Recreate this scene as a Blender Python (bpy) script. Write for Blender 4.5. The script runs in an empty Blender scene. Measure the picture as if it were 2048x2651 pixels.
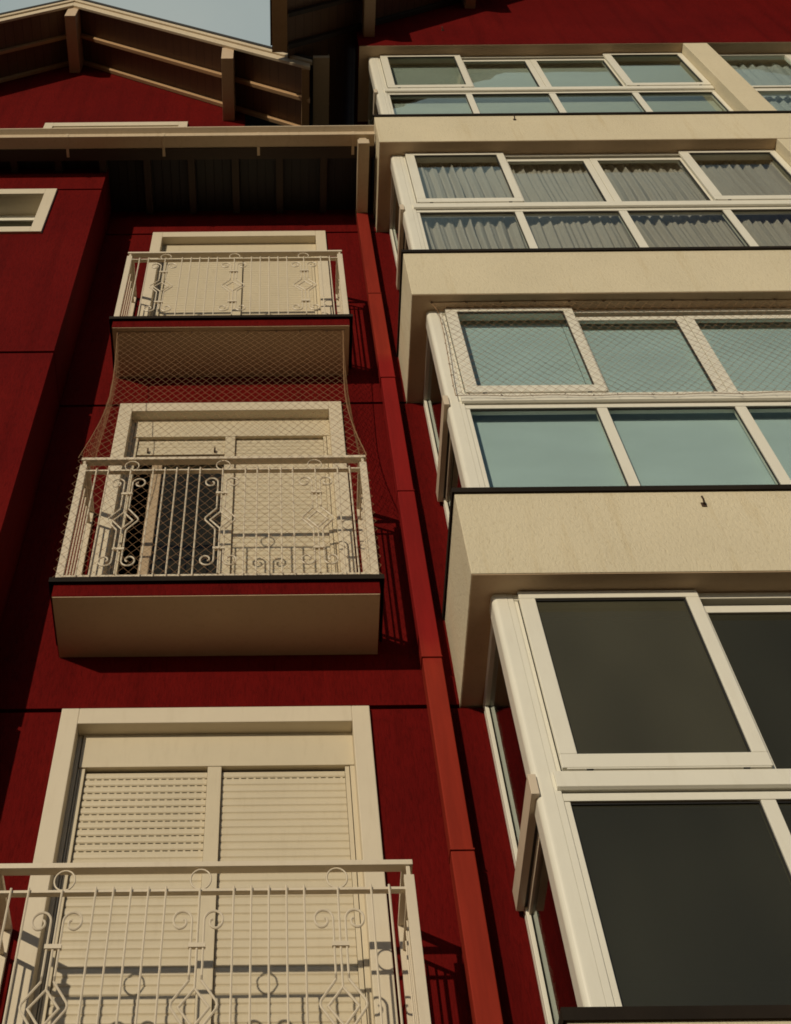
import bpy, bmesh, math, random
from mathutils import Vector, Matrix
random.seed(7)
S = bpy.context.scene
COL = S.collection
H = 2.9            # storey height
GROUND = -3.95
R = math.radians

# ------------------------------------------------------------------ materials
def lerp(a, b, t): return a + (b - a)*t

def new_mat(name):
    m = bpy.data.materials.new(name); m.use_nodes = True
    nt = m.node_tree; nt.nodes.clear()
    out = nt.nodes.new('ShaderNodeOutputMaterial')
    b = nt.nodes.new('ShaderNodeBsdfPrincipled')
    nt.links.new(b.outputs[0], out.inputs[0])
    return m, nt, b, out

def coords(nt, scale=(1, 1, 1)):
    g = nt.nodes.new('ShaderNodeNewGeometry')
    mp = nt.nodes.new('ShaderNodeMapping'); mp.inputs['Scale'].default_value = scale
    nt.links.new(g.outputs['Position'], mp.inputs['Vector'])
    return mp.outputs[0]

def noise(nt, vec, scale, detail=4, rough=.6, dist=0):
    n = nt.nodes.new('ShaderNodeTexNoise')
    n.inputs['Scale'].default_value = scale; n.inputs['Detail'].default_value = detail
    n.inputs['Roughness'].default_value = rough; n.inputs['Distortion'].default_value = dist
    nt.links.new(vec, n.inputs['Vector'])
    return n.outputs['Fac']

def ramp(nt, fac, stops):
    r = nt.nodes.new('ShaderNodeValToRGB')
    while len(r.color_ramp.elements) < len(stops): r.color_ramp.elements.new(.5)
    for e, (p, c) in zip(r.color_ramp.elements, stops):
        e.position = p; e.color = (*c, 1)
    nt.links.new(fac, r.inputs[0])
    return r.outputs[0]

def mix(nt, a, b, fac, mode='MIX'):
    m = nt.nodes.new('ShaderNodeMixRGB'); m.blend_type = mode
    for s, v in ((m.inputs[0], fac), (m.inputs[1], a), (m.inputs[2], b)):
        if isinstance(v, (int, float)): s.default_value = v
        elif isinstance(v, tuple): s.default_value = (*v, 1)
        else: nt.links.new(v, s)
    return m.outputs[0]

def bump(nt, b, h, strength, dist):
    n = nt.nodes.new('ShaderNodeBump')
    n.inputs['Strength'].default_value = strength; n.inputs['Distance'].default_value = dist
    nt.links.new(h, n.inputs['Height']); nt.links.new(n.outputs[0], b.inputs['Normal'])

def paint(name, col, rough=.45, var=.06, dirt=(.5, .42, .3), dirt_amt=.12, metal=0):
    """smooth painted or coated surface with faint uneven colour and some grime"""
    m, nt, b, o = new_mat(name)
    v = coords(nt)
    lo = tuple(c * (1 - var) for c in col); hi = tuple(min(1, c * (1 + var)) for c in col)
    c1 = ramp(nt, noise(nt, v, 2.3, 5), [(.3, lo), (.7, hi)])
    d = ramp(nt, noise(nt, coords(nt, (14, 14, 2.5)), 1.6, 6, .7), [(.52, (0, 0, 0)), (.75, (1, 1, 1))])
    f = nt.nodes.new('ShaderNodeMath'); f.operation = 'MULTIPLY'; f.inputs[1].default_value = dirt_amt
    nt.links.new(d, f.inputs[0])
    c2 = mix(nt, c1, tuple(x * y for x, y in zip(col, dirt)), f.outputs[0])
    nt.links.new(c2, b.inputs['Base Color'])
    b.inputs['Roughness'].default_value = rough; b.inputs['Metallic'].default_value = metal
    bump(nt, b, noise(nt, v, 160, 2), .08, .002)
    return m

def stucco_red():
    m, nt, b, o = new_mat('red_scratched_render')
    base = ramp(nt, noise(nt, coords(nt), .9, 6, .65), [(.3, (.100, .0036, .0034)), (.55, (.122, .0044, .0038)), (.8, (.144, .0064, .0048))])
    streak = noise(nt, coords(nt, (70, 70, 15)), 1.0, 6, .72, .7)
    c = mix(nt, base, ramp(nt, streak, [(.30, (.62, .60, .60)), (.5, (.96, .96, .96)), (.72, (1.12, 1.08, 1.04))]), 1.0, 'MULTIPLY')
    run = ramp(nt, noise(nt, coords(nt, (6, 6, .35)), 1.0, 4, .6), [(.48, (1, 1, 1)), (.80, (.66, .62, .62))])
    c = mix(nt, c, run, 1.0, 'MULTIPLY')
    nt.links.new(c, b.inputs['Base Color'])
    b.inputs['Roughness'].default_value = .82
    b.inputs['Specular IOR Level'].default_value = .06
    fine = noise(nt, coords(nt, (130, 130, 40)), 1.0, 5, .7, .5)
    bump(nt, b, mix(nt, streak, fine, .4), .8, .008)
    return m

def stucco_cream(name, col):
    m, nt, b, o = new_mat(name)
    v = coords(nt)
    base = ramp(nt, noise(nt, v, 1.1, 6, .6), [(.3, tuple(c * .93 for c in col)), (.7, tuple(c * 1.04 for c in col))])
    gr = noise(nt, coords(nt, (62, 62, 30)), 1, 5, .62, .8)
    c = mix(nt, base, ramp(nt, gr, [(.28, (.86, .84, .80)), (.45, (1, 1, 1))]), 1, 'MULTIPLY')
    st = ramp(nt, noise(nt, coords(nt, (9, 9, .9)), 1, 5, .65), [(.56, (1, 1, 1)), (.8, (.88, .83, .74))])
    c = mix(nt, c, st, 1, 'MULTIPLY')
    nt.links.new(c, b.inputs['Base Color'])
    b.inputs['Roughness'].default_value = .9; b.inputs['Specular IOR Level'].default_value = .2
    bump(nt, b, gr, .6, .010)
    return m

def boards(name, col, axis, pitch):
    """painted tongue-and-groove boards; axis = coordinate across the boards"""
    m, nt, b, o = new_mat(name)
    g = nt.nodes.new('ShaderNodeNewGeometry'); sp = nt.nodes.new('ShaderNodeSeparateXYZ')
    nt.links.new(g.outputs['Position'], sp.inputs[0])
    d = nt.nodes.new('ShaderNodeMath'); d.operation = 'DIVIDE'; d.inputs[1].default_value = pitch
    nt.links.new(sp.outputs[axis], d.inputs[0])
    fr = nt.nodes.new('ShaderNodeMath'); fr.operation = 'FRACT'; nt.links.new(d.outputs[0], fr.inputs[0])
    line = ramp(nt, fr.outputs[0], [(0, (.25, .25, .25)), (.08, (1, 1, 1))])
    c = mix(nt, ramp(nt, noise(nt, coords(nt, (6, 1, 6)), 2, 5), [(.3, tuple(x * .85 for x in col)), (.7, col)]), line, 1, 'MULTIPLY')
    nt.links.new(c, b.inputs['Base Color']); b.inputs['Roughness'].default_value = .6
    bump(nt, b, line, .6, .006)
    return m

def glass(name, tint, rough=.0, haze=0.0, haze_col=(.3, .3, .26)):
    """window glass: tinted transmission under a Fresnel sky reflection, optionally veiled by a painted diffuse haze"""
    m, nt, b, o = new_mat(name); nt.nodes.remove(b)
    tr = nt.nodes.new('ShaderNodeBsdfTransparent'); tr.inputs[0].default_value = (*tint, 1)
    gl = nt.nodes.new('ShaderNodeBsdfGlossy'); gl.inputs['Roughness'].default_value = rough
    gl.inputs['Color'].default_value = (.85, .95, .95, 1)
    lw = nt.nodes.new('ShaderNodeLayerWeight'); lw.inputs['Blend'].default_value = .5
    pw = nt.nodes.new('ShaderNodeMath'); pw.operation = 'POWER'; pw.inputs[1].default_value = 4.0
    nt.links.new(lw.outputs['Facing'], pw.inputs[0])
    fr = nt.nodes.new('ShaderNodeMath'); fr.operation = 'MULTIPLY_ADD'; fr.inputs[1].default_value = .93; fr.inputs[2].default_value = .05
    nt.links.new(pw.outputs[0], fr.inputs[0])
    wn = noise(nt, coords(nt), 1.7, 2)
    bp = nt.nodes.new('ShaderNodeBump'); bp.inputs['Strength'].default_value = .05; bp.inputs['Distance'].default_value = .05
    nt.links.new(wn, bp.inputs['Height']); nt.links.new(bp.outputs[0], gl.inputs['Normal'])
    mx = nt.nodes.new('ShaderNodeMixShader')
    nt.links.new(fr.outputs[0], mx.inputs[0]); nt.links.new(tr.outputs[0], mx.inputs[1]); nt.links.new(gl.outputs[0], mx.inputs[2])
    last = mx.outputs[0]
    if haze:
        df = nt.nodes.new('ShaderNodeBsdfDiffuse'); df.inputs[0].default_value = (*haze_col, 1)
        f = ramp(nt, noise(nt, coords(nt, (1, 1, .6)), 1.6, 1.5, .5), [(.3, (haze * .72,) * 3), (.75, (haze * 1.22,) * 3)])
        m2 = nt.nodes.new('ShaderNodeMixShader')
        nt.links.new(f, m2.inputs[0]); nt.links.new(last, m2.inputs[1]); nt.links.new(df.outputs[0], m2.inputs[2]); last = m2.outputs[0]
    nt.links.new(last, o.inputs[0])
    return m

def cloth(name, col, trans=.25, weave=True):
    m, nt, b, o = new_mat(name); nt.nodes.remove(b)
    c = ramp(nt, noise(nt, coords(nt, (120, 120, 4)) if weave else coords(nt, (.8, .8, 2.2)), 1, 3), [(.3, tuple(x * .86 for x in col)), (.7, col)])
    d = nt.nodes.new('ShaderNodeBsdfDiffuse'); t = nt.nodes.new('ShaderNodeBsdfTranslucent')
    nt.links.new(c, d.inputs[0]); nt.links.new(c, t.inputs[0])
    mx = nt.nodes.new('ShaderNodeMixShader'); mx.inputs[0].default_value = trans
    nt.links.new(d.outputs[0], mx.inputs[1]); nt.links.new(t.outputs[0], mx.inputs[2]); nt.links.new(mx.outputs[0], o.inputs[0])
    return m

def pipe_paint():
    """red downpipe paint, fresher red in places and faded to orange brown in others"""
    m, nt, b, o = new_mat('red_pipe_paint')
    g = nt.nodes.new('ShaderNodeNewGeometry'); sp = nt.nodes.new('ShaderNodeSeparateXYZ')
    nt.links.new(g.outputs['Position'], sp.inputs[0])
    w = noise(nt, coords(nt), 1.1, 4, .7)
    a = nt.nodes.new('ShaderNodeMath'); a.operation = 'MULTIPLY_ADD'; a.inputs[1].default_value = .55
    nt.links.new(w, a.inputs[0]); nt.links.new(sp.outputs['Z'], a.inputs[2])
    mr = nt.nodes.new('ShaderNodeMapRange'); mr.inputs['From Min'].default_value = 0; mr.inputs['From Max'].default_value = 9
    nt.links.new(a.outputs[0], mr.inputs['Value'])
    old, new = (.25, .022, .010), (.215, .0075, .0065)
    c = ramp(nt, mr.outputs[0], [(.0, old), (.315, old), (.345, new), (.66, new), (.675, old), (1, (.21, .017, .009))])
    c = mix(nt, c, ramp(nt, noise(nt, coords(nt, (20, 20, 2)), 1, 5), [(.35, (.86, .84, .84)), (.65, (1.06, 1.06, 1.06))]), 1, 'MULTIPLY')
    nt.links.new(c, b.inputs['Base Color']); b.inputs['Roughness'].default_value = .75; b.inputs['Specular IOR Level'].default_value = .15
    return m

M = {}
M['red'] = stucco_red()
M['cream'] = stucco_cream('cream_roughcast_render', (.665, .590, .425))
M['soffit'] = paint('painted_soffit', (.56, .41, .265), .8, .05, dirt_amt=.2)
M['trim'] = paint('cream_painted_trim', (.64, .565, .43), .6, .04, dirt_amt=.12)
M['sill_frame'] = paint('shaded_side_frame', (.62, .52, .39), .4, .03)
M['upvc'] = paint('white_window_frame', (.77, .745, .64), .35, .03, dirt_amt=.1)
M['rail'] = paint('cream_railing_enamel', (.66, .575, .44), .4, .05, dirt_amt=.18)
M['shutter'] = paint('cream_shutter_slats', (.60, .525, .38), .45, .04, dirt_amt=.15)
M['gutter'] = paint('beige_gutter_metal', (.56, .45, .31), .4, .05, dirt_amt=.3)
M['wood'] = paint('cream_painted_timber', (.62, .515, .36), .55, .06, dirt_amt=.2)
M['board_x'] = boards('soffit_boards', (.15, .080, .042), 0, .105)
M['brown_wood'] = paint('tan_stained_timber', (.46, .29, .15), .6, .08, dirt_amt=.2)
M['purlin'] = paint('tan_painted_purlin', (.56, .42, .28), .6, .06, dirt_amt=.2)
M['eave_board'] = boards('shadow_dark_eave_boards', (.005, .004, .003), 0, .09)  # near black: the deep shadow under the eave is put into the colour
M['rafter'] = paint('shade_dark_rafter', (.032, .019, .010), .7, .1)  # timber colour darkened to carry the shade under the overhangs
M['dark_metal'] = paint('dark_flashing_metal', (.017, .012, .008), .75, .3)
M['dark_metal'].node_tree.nodes['Principled BSDF'].inputs['Specular IOR Level'].default_value = .15
M['roof'] = paint('dark_roof_tiles', (.02, .018, .016), .8, .2)
M['pipe'] = pipe_paint()
M['glass'] = glass('clear_window_glass', (.92, .955, .945))
M['dark_glass'] = glass('dark_window_glass', (.5, .5, .45), haze=.148, haze_col=(.33, .315, .215))  # haze paints a pale sky reflection into the sash panes
M['door_glass'] = glass('unlit_door_glass', (.5, .5, .42), haze=.06, haze_col=(.30, .27, .17))
M['low_glass'] = glass('dim_reflection_glass', (.5, .51, .47), haze=.10, haze_col=(.27, .265, .18))  # weaker haze: a dimmer reflection painted into these panes
M['leaf'] = paint('shade_toned_door_frame', (.44, .33, .21), .5, .06)  # beige leaf frame, its colour darkened for the partial shade indoors
M['side_glass'] = glass('side_window_glass', (.5, .5, .45))
M['rubber'] = paint('black_seal', (.012, .011, .010), .6, .1)
M['curtain'] = cloth('sheer_curtain_cloth', (.66, .575, .50), .3)
M['pale_curtain'] = cloth('pale_curtain_cloth', (.72, .75, .72), .3)
M['blind'] = cloth('pale_blind_cloth', (.70, .84, .86), .2, False)
M['slat_blind'] = cloth('pale_slat_blind', (.60, .64, .56), .15, False)
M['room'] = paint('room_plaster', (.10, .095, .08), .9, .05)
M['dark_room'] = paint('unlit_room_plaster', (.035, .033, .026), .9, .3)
M['net'] = paint('tan_net_twine', (.27, .15, .07), .8, .15)
M['rust'] = paint('rusty_iron', (.05, .025, .012), .8, .3)
M['ground'] = paint('street_paving', (.088, .052, .028), .9, .2)

# ------------------------------------------------------------------ mesh helpers
class MB:
    def __init__(s): s.bm = bmesh.new()
    def box(s, x0, x1, y0, y1, z0, z1):
        v = [s.bm.verts.new(p) for p in ((x0,y0,z0),(x1,y0,z0),(x1,y1,z0),(x0,y1,z0),(x0,y0,z1),(x1,y0,z1),(x1,y1,z1),(x0,y1,z1))]
        for f in ((3,2,1,0),(4,5,6,7),(0,1,5,4),(1,2,6,5),(2,3,7,6),(3,0,4,7)): s.bm.faces.new([v[i] for i in f])
        return s
    def prism(s, pts, axis, a, b):
        """extrude a 2D outline along an axis (0=x: pts are (y,z); 1=y: pts (x,z); 2=z: pts (x,y))"""
        def P(p, t): return (t, p[0], p[1]) if axis == 0 else (p[0], t, p[1]) if axis == 1 else (p[0], p[1], t)
        A = [s.bm.verts.new(P(p, a)) for p in pts]; B = [s.bm.verts.new(P(p, b)) for p in pts]
        n = len(pts)
        s.bm.faces.new(A); s.bm.faces.new(B[::-1])
        for i in range(n): s.bm.faces.new((A[i], B[i], B[(i+1) % n], A[(i+1) % n]))
        return s
    def tube(s, pts, r, n=6, caps=True):
        """round rod along a path; the bends keep their full thickness"""
        pts = [Vector(p) for p in pts]; rings = []
        d0 = (pts[1] - pts[0]).normalized()
        up = Vector((0, 1, 0)) if abs(d0.y) < .8 else Vector((0, 0, 1))
        for i, p in enumerate(pts):
            a = (p - pts[i-1]).normalized() if i else None
            b = (pts[i+1] - p).normalized() if i < len(pts) - 1 else None
            if a is None: d, k = b, 1
            elif b is None: d, k = a, 1
            else:
                d = (a + b); d = d.normalized() if d.length > 1e-4 else a
                k = 1/max(.6, a.dot(d))
            u = up - d * up.dot(d)
            if u.length < .1: u = d.orthogonal()
            u.normalize(); w = d.cross(u)
            rings.append([s.bm.verts.new(p + (u * math.cos(2*math.pi*j/n) + w * k * math.sin(2*math.pi*j/n)) * r) for j in range(n)])
        for a, b in zip(rings, rings[1:]):
            for k in range(n): s.bm.faces.new((a[k], a[(k+1) % n], b[(k+1) % n], b[k]))
        if caps: s.bm.faces.new(rings[0][::-1]); s.bm.faces.new(rings[-1])
        return s
    def ring(s, c, rad, r, n=20, k=6):
        pts = [Vector((c[0] + rad*math.cos(2*math.pi*i/n), c[1], c[2] + rad*math.sin(2*math.pi*i/n))) for i in range(n)]
        R_ = []
        for i, p in enumerate(pts):
            o = (p - Vector(c)).normalized()
            R_.append([s.bm.verts.new(p + o*r*math.cos(2*math.pi*j/k) + Vector((0, 1, 0))*r*math.sin(2*math.pi*j/k)) for j in range(k)])
        for i in range(n):
            a, b = R_[i], R_[(i+1) % n]
            for j in range(k): s.bm.faces.new((a[j], b[j], b[(j+1) % k], a[(j+1) % k]))
        return s
    def grid(s, f, nu, nv):
        V = [[s.bm.verts.new(f(i/nu, j/nv)) for i in range(nu+1)] for j in range(nv+1)]
        for j in range(nv):
            for i in range(nu): s.bm.faces.new((V[j][i], V[j][i+1], V[j+1][i+1], V[j+1][i]))
        return s
    def xf(s, mat): bmesh.ops.transform(s.bm, matrix=mat, verts=s.bm.verts); return s
    def build(s, name, mat, parent=None, bevel=0, origin=None, smooth=False):
        bmesh.ops.recalc_face_normals(s.bm, faces=s.bm.faces)
        if bevel:
            es = [e for e in s.bm.edges if len(e.link_faces) == 2 and e.calc_face_angle(0) > .6]
            bmesh.ops.bevel(s.bm, geom=es, offset=bevel, segments=2, affect='EDGES', profile=.6)
        w = Vector(origin) if origin is not None else (world_loc(parent) if parent else Vector((0, 0, 0)))
        bmesh.ops.translate(s.bm, vec=-w, verts=s.bm.verts)
        me = bpy.data.meshes.new(name); s.bm.to_mesh(me); s.bm.free()
        for m in (mat if isinstance(mat, list) else [mat]): me.materials.append(m)
        if smooth:
            for p in me.polygons: p.use_smooth = True
        o = bpy.data.objects.new(name, me); COL.objects.link(o)
        if parent: o.parent = parent; o.location = w - world_loc(parent)
        else: o.location = w
        return o

def world_loc(o):
    l = Vector((0, 0, 0))
    while o: l = l + o.location; o = o.parent
    return l

def tag(o, label=None, cat=None, group=None, kind=None):
    for k, v in (('label', label), ('category', cat), ('group', group), ('kind', kind)):
        if v: o[k] = v
    return o

def thing(name, label, cat, loc=(0, 0, 0), group=None):
    o = bpy.data.objects.new(name, None); COL.objects.link(o); o.location = loc; o.empty_display_size = .2
    return tag(o, label, cat, group)

KIDS = {}
def copy_tree(o, parent=None, delta=(0, 0, 0), skip=()):
    c = o.copy(); COL.objects.link(c)
    if parent: c.parent = parent
    c.location = c.location + Vector(delta)
    for ch in list(o.children):
        if ch not in skip: copy_tree(ch, c, (0, 0, 0), skip)
    return c

def bx(name, mat, parent, *b, bevel=0, origin=None):
    return MB().box(*b).build(name, mat, parent, bevel, origin)

# ------------------------------------------------------------------ the ground
g = MB().box(-120, 120, -140, 60, GROUND - .4, GROUND).build('ground', M['ground'])
tag(g, kind='structure')

# ------------------------------------------------------------------ red wing
RW = thing('red_building', 'dark red rendered building wing with three iron balconies, dormer gable and side block', 'building', (-1.4, 0, GROUND))
G0 = 2.39                      # first wall groove above a balcony floor
grooves = [G0 - 2*H, G0 - H, G0, G0 + H, G0 + 2*H]
def panelled_wall(x0, x1, y0, y1, zbot, ztop, openings=(), gap=.014):
    """wall of storey panels parted by narrow recessed grooves, with rectangular openings"""
    mb = MB()
    lv = [zbot] + [z for z in grooves if zbot < z < ztop] + [ztop]
    for a, b in zip(lv, lv[1:]):
        za = a + (gap if a != zbot else 0); zb = b - (gap if b != ztop else 0)
        ops = [o for o in openings if o[2] < zb and o[3] > za]
        if not ops: mb.box(x0, x1, y0, y1, za, zb); continue
        ox0, ox1, oz0, oz1 = ops[0]
        mb.box(x0, ox0, y0, y1, za, zb); mb.box(ox1, x1, y0, y1, za, zb)
        if oz0 > za: mb.box(ox0, ox1, y0, y1, za, oz0)
        if oz1 < zb: mb.box(ox0, ox1, y0, y1, oz1, zb)
    for z in lv[1:-1]:
        xs = [(x0, x1)]
        mb.box(x0 + .004, x1 - .004, y0 + .03, y1 - .01, z - gap, z + gap)
    return mb
doors = [(-.80, .80, k*H, k*H + 2.33) for k in range(3)]
panelled_wall(-1.36, 1.60, 0, .3, GROUND, 8.95, doors).build('main_wall', M['red'], RW)
panelled_wall(-7.0, -1.365, -.514, .28, GROUND, 8.95, [(-3.2, -1.905, 7.30, 8.06)]).build('side_block', M['red'], RW)

# small window in the side block
w = MB()
xo0, xo1, zo0, zo1 = -3.31, -1.805, 7.255, 8.165
xi0, xi1, zi0, zi1 = -3.2, -1.915, 7.355, 8.055
y0, y1 = -.54, -.50
for b in ((xo0, xi0, y0, y1, zo0, zo1), (xi1, xo1, y0, y1, zo0, zo1), (xi0, xi1, y0, y1, zi1, zo1), (xi0, xi1, y0, y1, zo0, zi0)): w.box(*b)
for b in ((xi0-.01, xi0, y1, -.26, zi0, zi1), (xi1, xi1+.01, y1, -.26, zi0, zi1), (xi0-.01, xi1+.01, y1, -.26, zi1, zi1+.01), (xi0-.01, xi1+.01, y1, -.26, zi0-.01, zi0)): w.box(*b)
win = w.build('window', M['trim'], RW, bevel=.004)
f = MB()
for b in ((xi0, xi1, -.30, -.25, zi1-.11, zi1), (xi0, xi1, -.30, -.25, zi0, zi0+.05), (xi0, xi0+.05, -.30, -.25, zi0+.05, zi1-.11), (xi1-.05, xi1, -.30, -.25, zi0+.05, zi1-.11)): f.box(*b)
f.build('sash', M['upvc'], win)
bx('pane', M['door_glass'], win, xi0+.04, xi1-.04, -.28, -.275, zi0+.04, zi1-.04)
bx('sill', M['dark_metal'], win, xi0+.0, xi1-.0, -.50, -.305, zi0, zi0+.02)
bx('dark_room', M['dark_room'], win, xi0-.1, xi1+.1, -.2, -.15, zi0-.1, zi1+.1)

# ---- balcony doors
def make_door(kind):
    mb = MB()
    mb.box(-.877, -.775, -.03, .13, 0, 2.39-.012); mb.box(.775, .877, -.03, .13, 0, 2.39-.012); mb.box(-.775, .775, -.03, .13, 2.275, 2.39-.012)
    d = mb.build('balcony_door', M['trim'], RW, bevel=.005, origin=(0, 0, 0))
    bx('shutter_box', M['shutter'], d, -.745, .775, .062, .13, 2.066, 2.275, bevel=.004)
    MB().box(-.775, -.752, .068, .13, 0, 2.275).box(-.748, -.738, .075, .13, 0, 2.066).box(-.734, -.708, .07, .13, 0, 2.062).build('guide', M['shutter'], d, bevel=.002)
    MB().box(.722, .745, .07, .13, 0, 2.062).box(.749, .775, .064, .13, 0, 2.062).build('guide', M['shutter'], d, bevel=.002)
    bx('mullion', M['shutter'], d, -.033, .043, .064, .13, 0, 2.064, bevel=.003)
    pitch = .0415
    def shutter(xa, xb, zlow, open_n):
        mb = MB(); z = 2.062 - .012; i = 0
        while z > zlow:
            z2 = z - pitch
            gap = .0055 if i < open_n else .0018
            prof = [(.094, z2 + gap), (.0895, z2 + gap + .006), (.0875, z2 + pitch*.5), (.0895, z - .005), (.094, z), (.099, z), (.099, z2 + gap)]
            mb.prism(prof, 0, xa, xb)
            if i < open_n:   # the links between the open slats, leaving a row of slots
                n = 17
                for k in range(n):
                    c = xa + (xb - xa) * (k + .5) / n
                    mb.box(c - .006, c + .006, .0945, .0985, z2, z2 + gap)
            else: mb.box(xa, xb, .0935, .0985, z2, z2 + gap)
            z = z2; i += 1
        mb.box(xa, xb, .084, .1, z - .05, z - .001) if zlow > .5 else None
        return mb.build('shutter', M['shutter'], d), z
    if kind == 'raised':
        sh, z = shutter(-.705, -.036, 1.93, 0)
        for x in (-.62, -.11):
            MB().tube([(x, .084, z-.03), (x, .065, z-.03), (x, .06, z-.018), (x, .06, z-.004)], .007, 6).build('stop', M['rust'], sh)
        shutter(.046, .72, .02, 0)
        fr = MB().box(-.585, -.508, .15, .2, .03, 1.96).box(-.508, -.03, .15, .2, 1.9, 1.96).box(-.508, -.03, .15, .2, .03, .11).build('sliding_leaf', M['leaf'], d, bevel=.003)
        bx('pane', M['door_glass'], d, -.51, -.03, .172, .177, .11, 1.9)
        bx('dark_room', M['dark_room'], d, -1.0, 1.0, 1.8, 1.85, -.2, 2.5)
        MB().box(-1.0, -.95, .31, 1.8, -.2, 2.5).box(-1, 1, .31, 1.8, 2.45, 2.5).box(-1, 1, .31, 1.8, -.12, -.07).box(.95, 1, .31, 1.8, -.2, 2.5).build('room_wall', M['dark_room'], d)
    else:
        shutter(-.705, -.036, .02, 11 if kind == 'slots' else 0)
        shutter(.046, .72, .02, 1)
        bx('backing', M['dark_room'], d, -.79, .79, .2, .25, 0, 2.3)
    return d
d0 = make_door('slots'); d1 = make_door('raised'); d2 = make_door('closed')
d1.location.z += H; d2.location.z += 2*H
d0['label'] = 'balcony door with both cream roller shutters down, slots open on the left'
d1['label'] = 'balcony door with its left shutter raised over a dark opening'
d2['label'] = 'topmost balcony door with both cream shutters closed'

# ---- balcony slabs
def slab():
    b = MB().box(-.963, .963, -.49, 0, -.127, -.012).build('balcony_slab', M['red'], RW, bevel=.003, origin=(0, 0, 0))
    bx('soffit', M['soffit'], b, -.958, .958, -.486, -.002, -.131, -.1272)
    MB().box(-.993, .993, -.515, 0, -.012, 0).box(-.993, .993, -.515, -.509, -.035, -.012).box(-.993, -.987, -.509, 0, -.035, -.012).box(.987, .993, -.509, 0, -.035, -.012).build('drip_edge', M['dark_metal'], b)
    bx('floor_screed', M['trim'], b, -.9, .9, -.45, -.002, .0003, .006)
    return b
s0 = slab()
for k in (1, 2):
    c = copy_tree(s0, RW); c.location.z += k*H

# ---- dormer
AX, AZ, SL = -2.405, 13.60, .815     # apex of the bargeboard top and slope of the gable
YD = -.857
XR_, XL_ = .80, -5.61
def gz(x, top=AZ): return top - SL*abs(x - AX)
dw = MB()
zin = 13.42
dw.prism([(-4.75, 8.95), (.0, 8.95), (.0, gz(.0, zin)), (AX, zin), (-4.75, gz(-4.75, zin))], 1, .003, .28)
dw.build('dormer_wall', M['red'], RW)
wf = MB()
for b in ((-2.48, -2.37, -.03, .01, 9.55, 11.11), (-.816, -.706, -.03, .01, 9.55, 11.11), (-2.37, -.816, -.03, .01, 11.0, 11.11)): wf.box(*b)
dwn = wf.build('window', M['trim'], RW, bevel=.004)
bx('shutter', M['shutter'], dwn, -2.37, -.816, -.012, .001, 9.55, 11.0)

dr = None
def rake(mb, ztop_at_apex, h, y0, y1, xa, xb, ax=AX, sl=SL):
    """a board following one slope of a gable: top line through the apex height, vertical depth h"""
    za, zb = ztop_at_apex - sl*abs(xa-ax), ztop_at_apex - sl*abs(xb-ax)
    mb.prism([(xa, za-h), (xb, zb-h), (xb, zb), (xa, za)], 1, y0, y1)
    return mb
rm = MB()
rake(rm, AZ + .07, .075, YD - .03, 3.0, AX, .84); rake(rm, AZ + .07, .075, YD - .03, 3.0, AX, -5.65)
dr = rm.build('dormer_roof', M['roof'], RW)
for xb in (XR_, XL_):
    bb = MB(); rake(bb, AZ - .10, .145, YD, YD + .035, AX, xb); bb.build('bargeboard', M['wood'], dr, bevel=.003)
    bb = MB(); rake(bb, AZ - .008, .085, YD - .022, YD + .02, AX, xb + (.03 if xb > 0 else -.03)); bb.build('barge_moulding', M['wood'], dr, bevel=.003)
    sf = MB(); rake(sf, 13.475, .025, YD + .036, .0, AX, xb); sf.build('soffit', M['board_x'], dr)
    for yy in (-.445, -.05):
        rf = MB(); rake(rf, 13.449, .095, yy, yy + .045, AX + (.075 if xb > 0 else -.075), xb); rf.build('rafter', M['brown_wood'], dr, bevel=.002)
for xc in (AX + .01, -.2, AX*2 + .22):
    t = 13.445 - SL*max(abs(xc - AX) + (.07 if abs(xc-AX) > .1 else .07), 0)
    MB().prism([(xc-.073, t-.40), (xc+.073, t-.40), (xc+.073, t), (xc-.073, t)], 1, YD + .034 - .0, -.0).build('purlin', M['purlin'], dr, bevel=.003)
# the purlin ends show in front of the bargeboard foot: short blocks
# side eave of the dormer: fascia under the foot of the slope and its gutter
bx('fascia_board', M['brown_wood'], dr, .70, .79, YD + .036, 2.6, 10.77, 10.86)
MB().box(.845, 1.04, -.89, 2.6, 10.99, 11.0).box(.845, .852, -.884, 2.6, 11.0, 11.1).box(1.033, 1.04, -.884, 2.6, 11.0, 11.13).box(.845, 1.04, -.89, -.884, 11.0, 11.07).build('gutter', M['gutter'], dr)
MB().box(.842, 1.043, -.30, -.285, 10.984, 10.9895).build('gutter_joint', M['gutter'], dr)

# ---- main roof and eave
rr = MB()
rr.prism([(-.86, 8.74), (.05, 9.50), (.05, 9.58), (-.86, 8.80)], 0, -7.0, 1.385)
er = rr.build('eave_roof', M['roof'], RW)
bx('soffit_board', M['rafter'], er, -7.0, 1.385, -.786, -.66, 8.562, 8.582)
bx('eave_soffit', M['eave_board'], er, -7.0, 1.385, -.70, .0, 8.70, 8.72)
for i in range(-12, 4):
    x = -.037 + .455*i
    if x < -5.5: continue
    MB().prism([(-.66, 8.585), (-.02, 8.60), (-.02, 8.699), (-.66, 8.699)], 0, x-.035, x+.035).build('rafter', M['rafter'], er)

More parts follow.
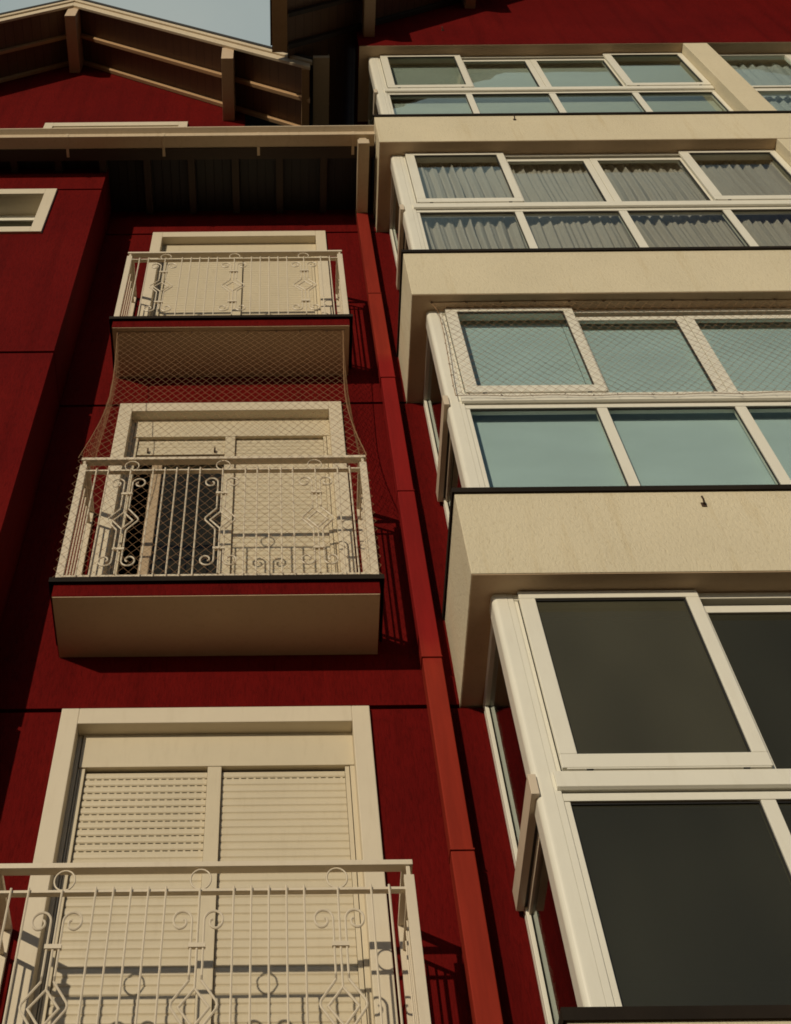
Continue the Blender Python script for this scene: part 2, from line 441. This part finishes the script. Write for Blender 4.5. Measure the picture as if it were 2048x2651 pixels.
# ---- gutter along the eave
gt = thing('eave_gutter', 'long beige box gutter running under the dormer to the cream bay', 'gutter', (-2.8, -.86, 8.57))
gm = MB()
gm.prism([(-.922, 8.572), (-.922, 8.642), (-.975, 8.668), (-.976, 8.681), (-.966, 8.681), (-.914, 8.650), (-.914, 8.58), (-.80, 8.58), (-.80, 8.74), (-.789, 8.74), (-.789, 8.572)], 0, -7.0, 1.386)
gm.build('trough', M['gutter'], gt)
for x in (-1.742-1.5*.98, -1.742, -.762, .204, 1.167):
    MB().box(x-.014, x+.014, -.926, -.70, 8.561, 8.5715).box(x-.014, x+.014, -.9265, -.9225, 8.565, 8.64).build('gutter_strap', M['gutter'], gt)

# ---- downpipe
dp = thing('downpipe', 'square downpipe painted red beside the cream bay, cream where it leaves the gutter', 'downpipe', (1.263, -.07, GROUND))
a, b = 1.206, 1.320
op = MB().box(a, b, -.905, -.02, 8.383, 8.486).build('offset_pipe', M['gutter'], dp, bevel=.004)
bx('outlet', M['gutter'], op, a+.02, b-.02, -.885, -.80, 8.487, 8.571)
js = [8.383, 6.77, 5.46, 4.09, 2.63, 1.43, .1, -1.3, -2.6, GROUND]
for i, (zt, zb) in enumerate(zip(js, js[1:])):
    e = .0025 * (i % 2)
    MB().box(a - e, b + e, -.125 - e, -.022, zb + .002, zt - .002).build('pipe_section', M['pipe'], dp, bevel=.006)
for z in js[1:-1]:
    bx('joint', M['pipe'], dp, a - .004, b + .004, -.129, -.02, z + .004, z + .012)
for z in (7.5, 4.8, 2.0, -.6):
    bx('bracket', M['pipe'], dp, a + .02, b - .02, -.0215, .002, z, z + .03)

# ------------------------------------------------------------------ railings
YB = -.478
RC = dict(bar=.0055)
def spiral(mb, x, z0, z1, sx, sz, y, r):
    """rod end rolled into a scroll: starts on the stem at (x, z0), bends outwards by sx and curls inside"""
    pts = [(x, y, z0)]; N = 34
    for i in range(N + 1):
        a = i / N * 2.25 * math.pi
        rr = .043 * (1 - .16 * a / (1.4*math.pi)) if a < 1.4*math.pi else .043 * lerp(.84, .16, (a - 1.4*math.pi) / (.85*math.pi))
        pts.append((x + sx * (.043 - rr * math.cos(a)), y, z1 + sz * rr * math.sin(a)))
    mb.tube(pts, r, 6)
def scroll_panel(xc, root, y=YB - .008):
    mb = MB(); r = RC['bar']
    for s in (-1, 1):
        x = xc + s*.027
        spiral(mb, x, .62, .872, s, 1, y, r)
        mb.tube([(x, y, .64), (x, y, .62), (xc + s*.094, y, .535), (xc + s*.0965, y, .522), (xc + s*.094, y, .51), (xc + s*.031, y, .43), (xc + s*.029, y, .41), (xc + s*.029, y, .238)], r, 6)
        spiral(mb, xc + s*.029, .24, .160, s, -1, y, r)
    mb.tube([(xc, y, 1.015), (xc, y, .586)], r, 6); mb.tube([(xc, y, .438), (xc, y, .05)], r, 6)
    mb.tube([(xc, y, .588), (xc - .064, y, .513), (xc, y, .436), (xc + .064, y, .513), (xc, y, .588)], r, 6)
    for z in (.762, .257): mb.box(xc - .037, xc + .037, y - .0095, y + .0095, z - .009, z + .009)
    return mb.build('scroll_panel', M['rail'], root, smooth=False)
def make_railing(label):
    root = thing('balcony_railing', label, 'railing', (0, 0, 0), 'scrolled iron balcony railings')
    W = .968
    hr = MB()
    hr.box(-W, W, YB - .004, YB + .05, 1.122, 1.146).box(-W, -W + .05, YB + .05, -.001, 1.122, 1.146).box(W - .05, W, YB + .05, -.001, 1.122, 1.146)
    hr.build('handrail', M['rail'], root, bevel=.003)
    lr = MB()
    lr.box(-W + .045, W - .045, YB - .001, YB + .032, 1.008, 1.02).box(-W + .015, -W + .04, YB + .034, -.001, 1.008, 1.02).box(W - .04, W - .015, YB + .034, -.001, 1.008, 1.02)
    lr.build('upper_rail', M['rail'], root, bevel=.0015)
    br = MB()
    br.box(-W + .045, W - .045, YB, YB + .03, .04, .054).box(-W + .015, -W + .04, YB + .03, -.001, .04, .054).box(W - .04, W - .015, YB + .03, -.001, .04, .054)
    br.build('bottom_rail', M['rail'], root, bevel=.0015)
    for s in (-1, 1):
        xa, xb = sorted((s*W, s*(W - .046)))
        MB().box(xa, xb, YB - .003, YB + .03, .001, 1.075).box(s*(W-.023) - .009, s*(W-.023) + .009, YB + .006, YB + .024, 1.075, 1.122).build('post', M['rail'], root, bevel=.002)
        xa, xb = sorted((s*(W - .012), s*(W - .05)))
        MB().box(xa, xb, -.03, -.0025, .05, 1.122).build('wall_post', M['rail'], root, bevel=.002)
        for yy in (-.405, -.33, -.255, -.18, -.105):
            MB().tube([(s*(W - .028), yy, 1.014), (s*(W - .028), yy, .006)], RC['bar'], 6).build('baluster', M['rail'], root)
    for x in (-.849, -.768, -.467, -.388, -.309, -.231, -.152, .152, .231, .309, .388, .467, .768, .849):
        MB().tube([(x, YB - .008, 1.024), (x, YB - .008, .02)], RC['bar'], 6).build('baluster', M['rail'], root)
    for x in (-.618, 0, .618):
        scroll_panel(x, root)
        MB().ring((x, YB + .012, 1.0705), .0465, .0042, 28, 6).build('ring', M['rail'], root, smooth=True)
    return root
rl = make_railing('cream scrolled balcony railing nearest the ground, in front of the slotted shutter')
r1 = copy_tree(rl, delta=(0, 0, H)); r1['label'] = 'cream scrolled balcony railing draped in netting, below the topmost balcony'
r2 = copy_tree(rl, delta=(0, 0, 2*H)); r2['label'] = 'topmost cream scrolled balcony railing, just under the eave gutter'

# ------------------------------------------------------------------ cream bay wing
BW = thing('bay_wing', 'cream rendered bay wing with stacked window bands and a red gable on top', 'building', (5.4, 0, GROUND))
XW = 1.40; XE = 9.6
PT, PB = .155, -.503
for k in range(-1, 4):
    zt, zb = k*H + PT + (.030 if k == 0 else 0), max(k*H + PB, GROUND + .05)
    dh = .022 if k == 0 else .016
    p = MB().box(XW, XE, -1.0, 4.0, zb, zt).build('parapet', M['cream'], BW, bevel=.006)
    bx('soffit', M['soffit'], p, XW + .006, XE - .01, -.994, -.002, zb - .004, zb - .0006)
    MB().box(XW - .014, XE, -1.016, -.6, zt, zt + dh).box(XW - .014, XW + .3, -.6, -.001, zt, zt + dh).box(XW - .014, XE, -1.016, -1.011, zt - .022, zt).box(XW - .014, XW - .009, -1.011, -.001, zt - .022, zt).build('drip_edge', M['dark_metal'], p)
# pillars between the parapets, flush with their faces
for k in (0, 1, 2, 3):
    bx('pillar', M['cream'], BW, 5.31, 5.60, -.997, -.70, k*H + PT + (.053 if k == 0 else .017), (k+1)*H + PB - .0045, bevel=.005)
# head slab over the topmost band, then the red gable wall
bx('head_soffit', M['soffit'], BW, XW + .004, XE - .01, -.995, -.01, 4*H + PB, 4*H + PB + .1)
SB = .80
def sz(x): return 11.90 + SB*((x if x < 5.46 else 2*5.46 - x) - 1.6)
gw = MB().prism([(XW, 4*H + PB + .006), (XE - .1, 4*H + PB + .006), (XE - .1, sz(XE-.1)), (5.46, sz(5.46)), (XW, sz(XW))], 1, -1.0, -.72).build('gable_wall', M['red'], BW)
bx('upper_side_wall', M['red'], BW, XW + .004, XW + .25, -.715, 3.0, 4*H + PB + .008, 11.70)
# storey interiors behind the glass
for k in range(1, 5):
    zf, zc = (k-1)*H + PT + .001, k*H + PB - .006
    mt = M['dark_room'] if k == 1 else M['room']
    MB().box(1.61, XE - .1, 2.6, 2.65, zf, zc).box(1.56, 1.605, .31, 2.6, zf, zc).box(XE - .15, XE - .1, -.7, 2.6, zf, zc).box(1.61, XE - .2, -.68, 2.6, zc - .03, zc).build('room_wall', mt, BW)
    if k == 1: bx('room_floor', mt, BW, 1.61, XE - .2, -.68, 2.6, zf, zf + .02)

# ---- the window bands; heights are relative to the storey's ceiling level k*H
YW = -.85
def make_window(k):
    T = 4*H * 0
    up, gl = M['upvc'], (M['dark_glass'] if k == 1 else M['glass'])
    zb = PT - H + (.053 if k == 1 else .017)
    fr = MB()
    fr.box(1.632, 5.305, YW, -.785, -.548, PB - .005)                        # head
    fr.box(1.632, 5.305, YW + .002, -.79, -1.738, -1.700)                    # lower head
    fr.box(1.632, 1.660, YW + .004, -.79, zb, -1.74)                         # lower left stile
    fr.box(5.262, 5.305, YW + .004, -.79, zb, -1.74)
    fr.box(1.6303, 1.654, YW + .004, -.79, -1.60, -.55)
    fr.box(1.632, 5.305, YW + .004, -.79, zb, zb + .05)
    w = fr.build('bay_window', up, BW, bevel=.003, origin=(1.515, YW, 0))
    # rounded corner post
    r = .032; pts = [(1.597, YW - .004), (1.597, -.735), (1.515, -.735)]
    for i in range(7):
        t = math.pi + i/6*math.pi/2
        pts.append((1.515 + r + r*math.cos(t), YW - .004 + r + r*math.sin(t)))
    MB().prism(pts, 2, zb, PB - .005).build('corner_post', up, w)
    bx('post_cover', up, w, 1.5985, 1.630, YW - .0035, -.735, zb, PB - .005, bevel=.0015)
    tr = MB().prism([(-.872, -1.604), (-.80, -1.600), (-.80, -1.690), (-.858, -1.690), (-.872, -1.682)], 0, 1.612, 5.305)
    tr.build('transom', up, w, bevel=.002)
    bx('seal', M['rubber'], w, 1.634, 5.304, YW + .012, -.80, -1.6995, -1.6905)
    for a, b in ((2.512, 2.580), (3.440, 3.512), (4.370, 4.440)):
        bx('mullion', up, w, a, b, YW + .004, -.79, zb + .051, -1.739, bevel=.003)
    for a, b in ((1.656, 2.516), (2.576, 3.444), (3.508, 4.374), (4.436, 5.266)):
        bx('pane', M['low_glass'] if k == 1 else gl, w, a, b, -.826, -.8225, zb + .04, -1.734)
        MB().box(a + .002, b - .002, -.834, -.8265, -1.746, -1.738).box(b - .012, b - .002, -.834, -.8265, zb + .052, -1.747).build('gasket', M['rubber'], w)
    # outward opening sashes at both ends
    for a, b, wl, wr in ((1.656, 2.622, .085, .072), (4.352, 5.304, .088, .062)):
        zt, zl = -.512, -1.592
        s = MB().box(a, b, -.879, YW - .002, zt - .05, zt).box(a, b, -.879, YW - .002, zl, zl + .072).box(a, a + wl, -.879, YW - .002, zl + .072, zt - .05).box(b - wr, b, -.879, YW - .002, zl + .072, zt - .05)
        s.box(a + .02, b - .01, -.879, YW - .002, zl - .008, zl - .0005)
        sh = s.build('sash', up, w, bevel=.004)
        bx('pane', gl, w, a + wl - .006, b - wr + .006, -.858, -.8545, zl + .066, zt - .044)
        MB().box(a + wl, b - wr, -.868, -.8585, zt - .058, zt - .0505).box(b - wr - .01, b - wr, -.868, -.8585, zl + .073, zt - .059).build('gasket', M['rubber'], w)
        MB().box(a + .11, a + .14, -.8795, -.86, zl - .0095, zl - .0082).box(b - .14, b - .11, -.8795, -.86, zl - .0095, zl - .0082).build('drain_slot', M['rubber'], w)
    # two sliding leaves between them, set deeper under an upper track
    for a, b, wl, wr in ((2.60, 3.458, .05, .066), (3.462, 4.37, .066, .03)):
        dy = .002 if a < 3 else 0
        s = MB().box(a, b, -.836 + dy, -.80, -.632, -.585).box(a, a + wl, -.836 + dy, -.80, -1.598, -.632).box(b - wr, b, -.836 + dy, -.80, -1.598, -.632)
        s.build('sliding_leaf', up, w, bevel=.003)
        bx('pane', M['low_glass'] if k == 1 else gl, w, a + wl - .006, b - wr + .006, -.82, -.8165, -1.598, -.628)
        MB().box(b - wr - .012, b - wr, -.83, -.8205, -1.598, -.64).build('gasket', M['rubber'], w)
    bx('track', M['rubber'], w, 2.625, 4.35, -.80, -.795, -.585, -.548)
    # return side towards the red wall
    sd = MB().box(1.530, 1.552, -.06, -.032, zb, PB - .005).box(1.530, 1.585, -.028, -.0015, zb, PB - .005).box(1.53, 1.58, -.735, -.062, -.56, PB - .005)
    sd.build('side_frame', up, w, bevel=.003)
    bx('side_pane', M['side_glass'], w, 1.556, 1.56, -.735, -.04, zb, -.55)
    # side transom, its end showing past the corner post
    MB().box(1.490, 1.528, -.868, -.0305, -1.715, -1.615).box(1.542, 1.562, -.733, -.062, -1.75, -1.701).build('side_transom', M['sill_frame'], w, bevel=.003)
    bx('seal', M['rubber'], w, 1.528, 1.5555, -.734, -.062, -1.712, -1.7015)
    w.location.z += k*H
    return w
bw1 = make_window(1); bw2 = make_window(2); bw3 = make_window(3); bw4 = make_window(4)
bw1['label'] = 'window band with dark glass nearest the ground'
bw2['label'] = 'window band with pale blinds and safety net over its upper row'
bw3['label'] = 'window band with wavy curtains behind the glass'
bw4['label'] = 'topmost window band under the red gable'
# neighbouring band past the pillar on the top storey
nb = MB()
nb.box(5.605, 9.2, YW, -.785, -.548, PB - .005).box(5.605, 9.2, YW, -.785, -1.735, -1.66).box(5.605, 9.2, YW - .012, -.79, -1.64, -1.60).box(5.605, 9.2, YW, -.79, PT - H + .017, PT - H + .07).box(5.605, 5.64, YW, -.79, PT - H + .07, -.55)
nw = nb.build('bay_window', M['upvc'], BW, bevel=.003, origin=(5.605, YW, 0)); nw.location.z += 4*H
nw['label'] = 'window band past the pillar, with pale wavy curtains'
for a, b in ((6.55, 6.63), (7.5, 7.58), (8.4, 8.48)): 
    o = bx('mullion', M['upvc'], nw, a, b, YW + .002, -.79, PT - H + .07 + 4*H, -.55 + 4*H)
for z0, z1 in ((PT - H + .06, -1.73), (-1.61, -.545)):
    bx('pane', M['glass'], nw, 5.63, 9.2, -.826, -.8225, z0 + 4*H, z1 + 4*H)

# ---- bay roof
ro = MB()
def slope_board(mb, dz, h, y0, y1, x0, x1):
    mb.prism([(x0, sz(x0) + dz - h), (x1, sz(x1) + dz - h), (x1, sz(x1) + dz), (x0, sz(x0) + dz)], 1, y0, y1)
    return mb
slope_board(ro, .22, .06, -1.93, -1.029, .33, 5.46); slope_board(ro, .22, .06, -1.03, 3.2, 1.06, 5.46); slope_board(ro, .22, .06, -1.028, 3.2, .535, 1.06); slope_board(ro, .22, .06, -1.93, 3.2, 10.6, 5.46)
br_ = ro.build('bay_roof', M['roof'], BW)
sf = MB(); slope_board(sf, .045, .025, -1.83, -1.03, .53, 5.46); slope_board(sf, .045, .025, -1.03, 3.0, 1.07, 5.46); slope_board(sf, .045, .025, -1.028, 3.0, .54, 1.07); sf.build('soffit', M['board_x'], br_)
for x1 in (5.46,):
    bb = MB(); slope_board(bb, .13, .26, -1.87, -1.835, .36, 5.46); bb.build('bargeboard', M['wood'], br_, bevel=.003)
    rf = MB(); slope_board(rf, .018, .11, -1.45, -1.40, .55, 5.46); rf.build('rafter', M['rafter'], br_, bevel=.002)
    rf = MB(); slope_board(rf, .018, .11, -1.06, -1.005, .55, 5.46); rf.build('rafter', M['rafter'], br_, bevel=.002)
for xa in (1.48, 2.90, 4.32):
    t = sz(xa + .065) - .055
    bx('purlin', M['purlin'], br_, xa, xa + .135, -1.834, -1.0005, t - .38, t, bevel=.003)
MB().box(.35, .356, -1.86, -1.03, 10.80, 11.02).box(.356, .53, -1.86, -1.03, 10.80, 10.81).box(.524, .53, -1.86, -1.03, 10.81, 11.0).box(.356, .524, -1.036, -1.03, 10.81, 10.95).build('eave_box', M['brown_wood'], br_)

# ------------------------------------------------------------------ curtains and blinds behind the glass
def curtain(name, label, x0, x1, z0, z1, y, wl, amp, mat, seed, group=None):
    rnd = random.Random(seed)
    ph = [rnd.uniform(0, 6.28) for _ in range(4)]
    def f(u, v):
        x = x0 + (x1 - x0)*u
        a = amp*(.75 + .35*math.sin(x*3.1 + ph[0]))
        yy = y + a*(1 + .45*math.sin(x*17 + ph[3]))*math.sin(2*math.pi*x/wl + 1.7*math.sin(x*4.3 + ph[1]) + .8*math.sin(x*11 + ph[0]) + .35*math.sin(3*v + x*6)) + .3*amp*math.sin(2*math.pi*x/wl*2.03 + ph[2] + 1.5*v)
        return (x + .01*math.sin(9*v + x*2 + ph[3]), yy + .012*(1-v)*math.sin(x*7 + ph[2]), z0 + (z1 - z0)*v)
    n = int((x1 - x0)/wl*14)
    o = MB().grid(f, n, 10).build(name, mat, smooth=True, origin=((x0+x1)/2, y, z0))
    return tag(o, label, 'curtain', group)
z3 = 3*H
curtain('curtain', 'grey wavy curtain behind the two panes nearest the corner post', 1.64, 3.47, z3 - 2.72, z3 - .46, -.735, .102, .026, M['curtain'], 3)
curtain('curtain', 'grey wavy curtain behind the two panes beside the cream pillar', 3.48, 5.29, z3 - 2.72, z3 - .46, -.735, .102, .026, M['curtain'], 5)
curtain('curtain', 'pale wavy curtain behind the top storey window past the pillar', 5.66, 9.1, 4*H - 2.72, 4*H - .46, -.72, .13, .013, M['pale_curtain'], 8)
def blind(label, x0, x1, k, y=-.752):
    mb = MB().box(x0, x1, y, y + .002, k*H - 2.70, k*H - .50).box(x0, x1, y - .008, y + .012, k*H - 2.735, k*H - 2.70)
    return tag(mb.build('roller_blind', M['blind'], origin=((x0+x1)/2, y, k*H - 2.735)), label, 'blind', 'pale blinds behind the netted windows')
blind('pale roller blind behind the netted sash beside the corner post', 1.64, 2.545, 2)
blind('pale roller blind behind the second column of netted panes', 2.549, 3.475, 2)
blind('pale roller blind behind the third column of netted panes', 3.479, 4.40, 2)
blind('pale roller blind behind the fourth column of netted panes', 4.404, 5.29, 2)
def slats(label, x0, x1, k, y=-.742):
    mb = MB(); z = k*H - .50
    while z > k*H - 2.72:
        mb.prism([(y - .006, z), (y + .007, z - .029), (y + .0085, z - .0285), (y - .0045, z + .0005)], 0, x0, x1); z -= .027
    mb.box(x0, x1, y - .01, y + .02, k*H - .50, k*H - .475)
    return tag(mb.build('slat_blind', M['slat_blind'], origin=((x0+x1)/2, y, k*H - 2.72)), label, 'blind', 'slatted blinds in the topmost window band')
slats('slatted blind behind the corner sash under the red gable', 1.64, 2.55, 4)
slats('slatted blind behind the second panes under the red gable', 2.555, 3.475, 4)
slats('slatted blind behind the third panes under the red gable', 3.48, 4.40, 4)
slats('slatted blind beside the pillar under the red gable', 4.405, 5.29, 4)

# ------------------------------------------------------------------ nets
def net_threads(mb, f, nu, nv, r, jit, seed):
    """diamond mesh over a surface f(u,v): knots at every (i,j) with i+j even, twine between them"""
    rnd = random.Random(seed); K = {}
    for j in range(nv + 1):
        for i in range(nu + 1):
            if (i + j) % 2: continue
            p = Vector(f(i/nu, j/nv))
            K[i, j] = p + Vector((rnd.uniform(-jit, jit), rnd.uniform(-jit, jit)*.6, rnd.uniform(-jit, jit)))
    for (i, j), p in K.items():
        for di in (-1, 1):
            q = K.get((i + di, j + 1))
            if q is not None: mb.tube([p, q], r, 3, False)
        k = r*2.5
        vs = [mb.bm.verts.new(p + Vector(d)*k) for d in ((1,0,0),(0,1,0),(-1,0,0),(0,-1,0),(0,0,1),(0,0,-1))]
        for a, b in ((0,1),(1,2),(2,3),(3,0)):
            mb.bm.faces.new((vs[a], vs[b], vs[4])); mb.bm.faces.new((vs[b], vs[a], vs[5]))
def curve(tab, z):
    for (z0, v0), (z1, v1) in zip(tab, tab[1:]):
        if z0 >= z >= z1: return lerp(v0, v1, (z0 - z)/(z0 - z1))
    return tab[-1][1]
zs = [(2*H - .133, -.912), (5.40, -.893), (5.20, -.882), (5.0, -.874), (4.81, -.871), (4.62, -.880), (4.45, -.899), (4.25, -.934), (4.06, -.977), (4.02, -.984), (2.91, -.986)]
ys = [(2*H - .133, -.445), (5.0, -.462), (4.5, -.478), (4.06, -.493), (4.02, -.497), (2.91, -.496)]
ZT, ZB = 2*H - .133, 2.915
def front(u, v):
    z = lerp(ZT, ZB, v); xl = curve(zs, z); x = lerp(xl, -xl*.995, u)
    sag = .010*math.sin(math.pi*u)*(1 if z > 4.05 else .35)
    return (x + .006*math.sin(3*z + 5*u), curve(ys, z) - sag*math.sin(math.pi*min(1, (ZT - z)/1.6)), z + .006*math.sin(7*u + 2*z))
def side(s):
    yb = [(2*H - .133, -.03), (2.91, -.02)]
    xb = [(2*H - .133, .93), (5.2, .945), (4.6, .98), (4.06, .985), (2.91, .99)]
    def f(u, v):
        z = lerp(ZT, ZB + 1.15, v)
        return (lerp(s*-curve(zs, z), s*curve(xb, z), u), lerp(curve(ys, z), curve(yb, z), u), z)
    return f
TW = .00105
bn = thing('balcony_net', 'tan safety net hung from the topmost balcony soffit over the railing below', 'net', (0, -.47, 2.9))
m_ = MB(); net_threads(m_, front, 56, 72, TW, .0035, 2); m_.build('front_mesh', M['net'], bn)
for s, sd in ((-1, 4), (1, 6)):
    m_ = MB(); net_threads(m_, side(s), 12, 42, TW, .003, sd); m_.build('side_mesh', M['net'], bn)
for s in (-1, 1):
    MB().tube([front(0 if s < 0 else 1, v/40) for v in range(25)], .0032, 5).build('edge_cord', M['net'], bn)
MB().tube([front(u/40, 0) for u in range(41)], .0028, 5).build('edge_cord', M['net'], bn)
for x in (-.914, -.70, -.50, -.317, -.102, .137, .366, .555, .77, .908):
    y = -.443
    MB().tube([(x, y, 2*H - .128), (x, y, 2*H - .142), (x + .007, y - .004, 2*H - .150), (x + .012, y, 2*H - .142)], .0035, 5).build('hook', M['rust'], bn)

wn = thing('window_net', 'tan safety net stretched over the upper row of the pale blind windows', 'net', (3.4, -.9, 4.1))
zt, zb = 2*H - .51, 2*H - 1.655
def wnet(u, v):
    z = lerp(zt, zb, v); yy = lerp(-.928, -.893, min(1, v*1.15))
    x = lerp(1.548 + .035*min(1, v*9), 5.29, u)
    return (x + .008*math.sin(5*v + 9*u), yy - .006*math.sin(6*u + 3*v), z + .010*math.sin(11*u) * v*(1 - v)*4 + (.006*math.sin(45*u) if v > .97 else 0))
m_ = MB(); net_threads(m_, wnet, 108, 32, TW, .0035, 12); m_.build('mesh', M['net'], wn)
MB().tube([wnet(0, v/30) for v in range(31)], .0028, 5).build('edge_cord', M['net'], wn)
MB().tube([wnet(u/90, 1) for u in range(91)], .0024, 5).build('edge_cord', M['net'], wn)
MB().tube([wnet(u/60, 0) for u in range(61)], .0022, 5).build('edge_cord', M['net'], wn)
for i in range(14):
    x = 1.548 + i*.262
    MB().tube([(x, -.93, 2*H - .505), (x, -.93, 2*H - .517), (x + .008, -.934, 2*H - .523), (x + .012, -.93, 2*H - .515)], .004, 5).build('hook', M['rust'], wn)
rnd = random.Random(5)
for i in range(26):   # loose twine ends tied along the transom and the corner post
    if i < 18: p = Vector(wnet(.02 + i*.055 + rnd.uniform(-.01, .01), 1))
    else: p = Vector(wnet(0, .15 + (i - 18)*.11))
    q = [p + Vector((rnd.uniform(-.012, .012), -.008 - rnd.uniform(0, .008), rnd.uniform(-.03, .012)*t)) for t in (0, .5, 1)]
    MB().tube(q, .0022, 4).build('tie', M['rust'], wn)

# ------------------------------------------------------------------ small iron hooks on the walls
hk = None
for x, z, lab in ((2.83, 3*H + .03, 'small rusty hook on the cream parapet below the topmost windows'), (2.823, H + .02, 'small rusty hook on the cream parapet under the netted window band'), (2.485, 11.66, 'small rusty hook on the red gable wall')):
    if hk is None:
        hk = MB().tube([(0, .005, .0), (0, -.02, 0), (-.004, -.035, .012), (-.008, -.038, .03)], .006, 6).box(-.014, .014, -.006, .001, -.018, .014).build('wall_hook', M['rust']); o = hk
    else:
        o = hk.copy(); COL.objects.link(o)
    o.location = (x, -1.0, z); tag(o, lab, 'hook', 'small iron hooks on the bay')

# ------------------------------------------------------------------ light
SUN_AZ, SUN_EL = 28.0, 12.0      # sun stands to the left of the facade's outward normal
d = Vector((math.sin(R(SUN_AZ))*math.cos(R(SUN_EL)), math.cos(R(SUN_AZ))*math.cos(R(SUN_EL)), -math.sin(R(SUN_EL))))
sun = bpy.data.lights.new('sun', 'SUN'); sun.energy = 2.55; sun.angle = R(.6); sun.color = (1, .86, .64)
so = bpy.data.objects.new('sun', sun); COL.objects.link(so); so.rotation_euler = d.to_track_quat('-Z', 'Y').to_euler(); so.location = (-10, -20, 12)
wd = bpy.data.worlds.new('World'); S.world = wd; wd.use_nodes = True
nt = wd.node_tree; bg = nt.nodes['Background']
sky = nt.nodes.new('ShaderNodeTexSky'); sky.sky_type = 'NISHITA'; sky.sun_disc = False
sky.sun_elevation = R(SUN_EL)
to_sun = -d
sky.sun_rotation = math.atan2(to_sun.x, to_sun.y)
sky.air_density = .55; sky.dust_density = .15; sky.ozone_density = 1.0
nt.links.new(sky.outputs[0], bg.inputs[0]); bg.inputs[1].default_value = .05
# bright sky patch added overhead, kept small so shade below stays dark
tc = nt.nodes.new('ShaderNodeTexCoord'); sp = nt.nodes.new('ShaderNodeSeparateXYZ'); nt.links.new(tc.outputs['Generated'], sp.inputs[0])
dp_ = nt.nodes.new('ShaderNodeVectorMath'); dp_.operation = 'DOT_PRODUCT'
dp_.inputs[1].default_value = Vector((-.08, .06, 1)).normalized()
nt.links.new(tc.outputs['Generated'], dp_.inputs[0])
mr = nt.nodes.new('ShaderNodeMapRange'); mr.interpolation_type = 'SMOOTHSTEP'
mr.inputs['From Min'].default_value = math.cos(R(42)); mr.inputs['From Max'].default_value = math.cos(R(27))
nt.links.new(dp_.outputs['Value'], mr.inputs['Value'])
cn = noise(nt, tc.outputs['Generated'], 3.5, 5, .55)
cc = ramp(nt, cn, [(.3, (.275, .335, .335)), (.7, (.355, .395, .37))])
bg2 = nt.nodes.new('ShaderNodeBackground'); nt.links.new(cc, bg2.inputs[0]); bg2.inputs[1].default_value = 1
mxs = nt.nodes.new('ShaderNodeMixShader'); nt.links.new(mr.outputs[0], mxs.inputs[0])
nt.links.new(bg.outputs[0], mxs.inputs[1]); nt.links.new(bg2.outputs[0], mxs.inputs[2])
nt.links.new(mxs.outputs[0], nt.nodes['World Output'].inputs[0])

# ------------------------------------------------------------------ camera
yaw, pitch, roll = R(.167), R(64.0896), R(.6916)
ex = Vector((math.cos(yaw), -math.sin(yaw), 0)); ey = Vector((math.sin(yaw), math.cos(yaw), 0)); ez = Vector((0, 0, 1))
dv = ey*math.cos(pitch) + ez*math.sin(pitch); vv = -ey*math.sin(pitch) + ez*math.cos(pitch)
u = ex*math.cos(roll) - vv*math.sin(roll); w_ = ex*math.sin(roll) + vv*math.cos(roll)
cam = bpy.data.cameras.new('camera'); co = bpy.data.objects.new('camera', cam); COL.objects.link(co)
co.matrix_world = Matrix(((u.x, w_.x, -dv.x, .3647), (u.y, w_.y, -dv.y, -5.5936), (u.z, w_.z, -dv.z, -2.332), (0, 0, 0, 1)))
cam.sensor_fit = 'VERTICAL'; cam.sensor_height = 36; cam.sensor_width = 36*2048/2651
cam.lens = 3021.78/2651*36
cam.shift_x = (1024 - 714.93)/2651; cam.shift_y = (493.02 - 1325.5)/2651
cam.clip_start = .1; cam.clip_end = 1000
S.camera = co
S.view_settings.view_transform = 'Standard'; S.view_settings.look = 'None'; S.view_settings.exposure = 0; S.view_settings.gamma = 1
S.cycles.filter_width = 1.75; S.cycles.max_bounces = 8; S.cycles.transparent_max_bounces = 24
S.cycles.caustics_reflective = False
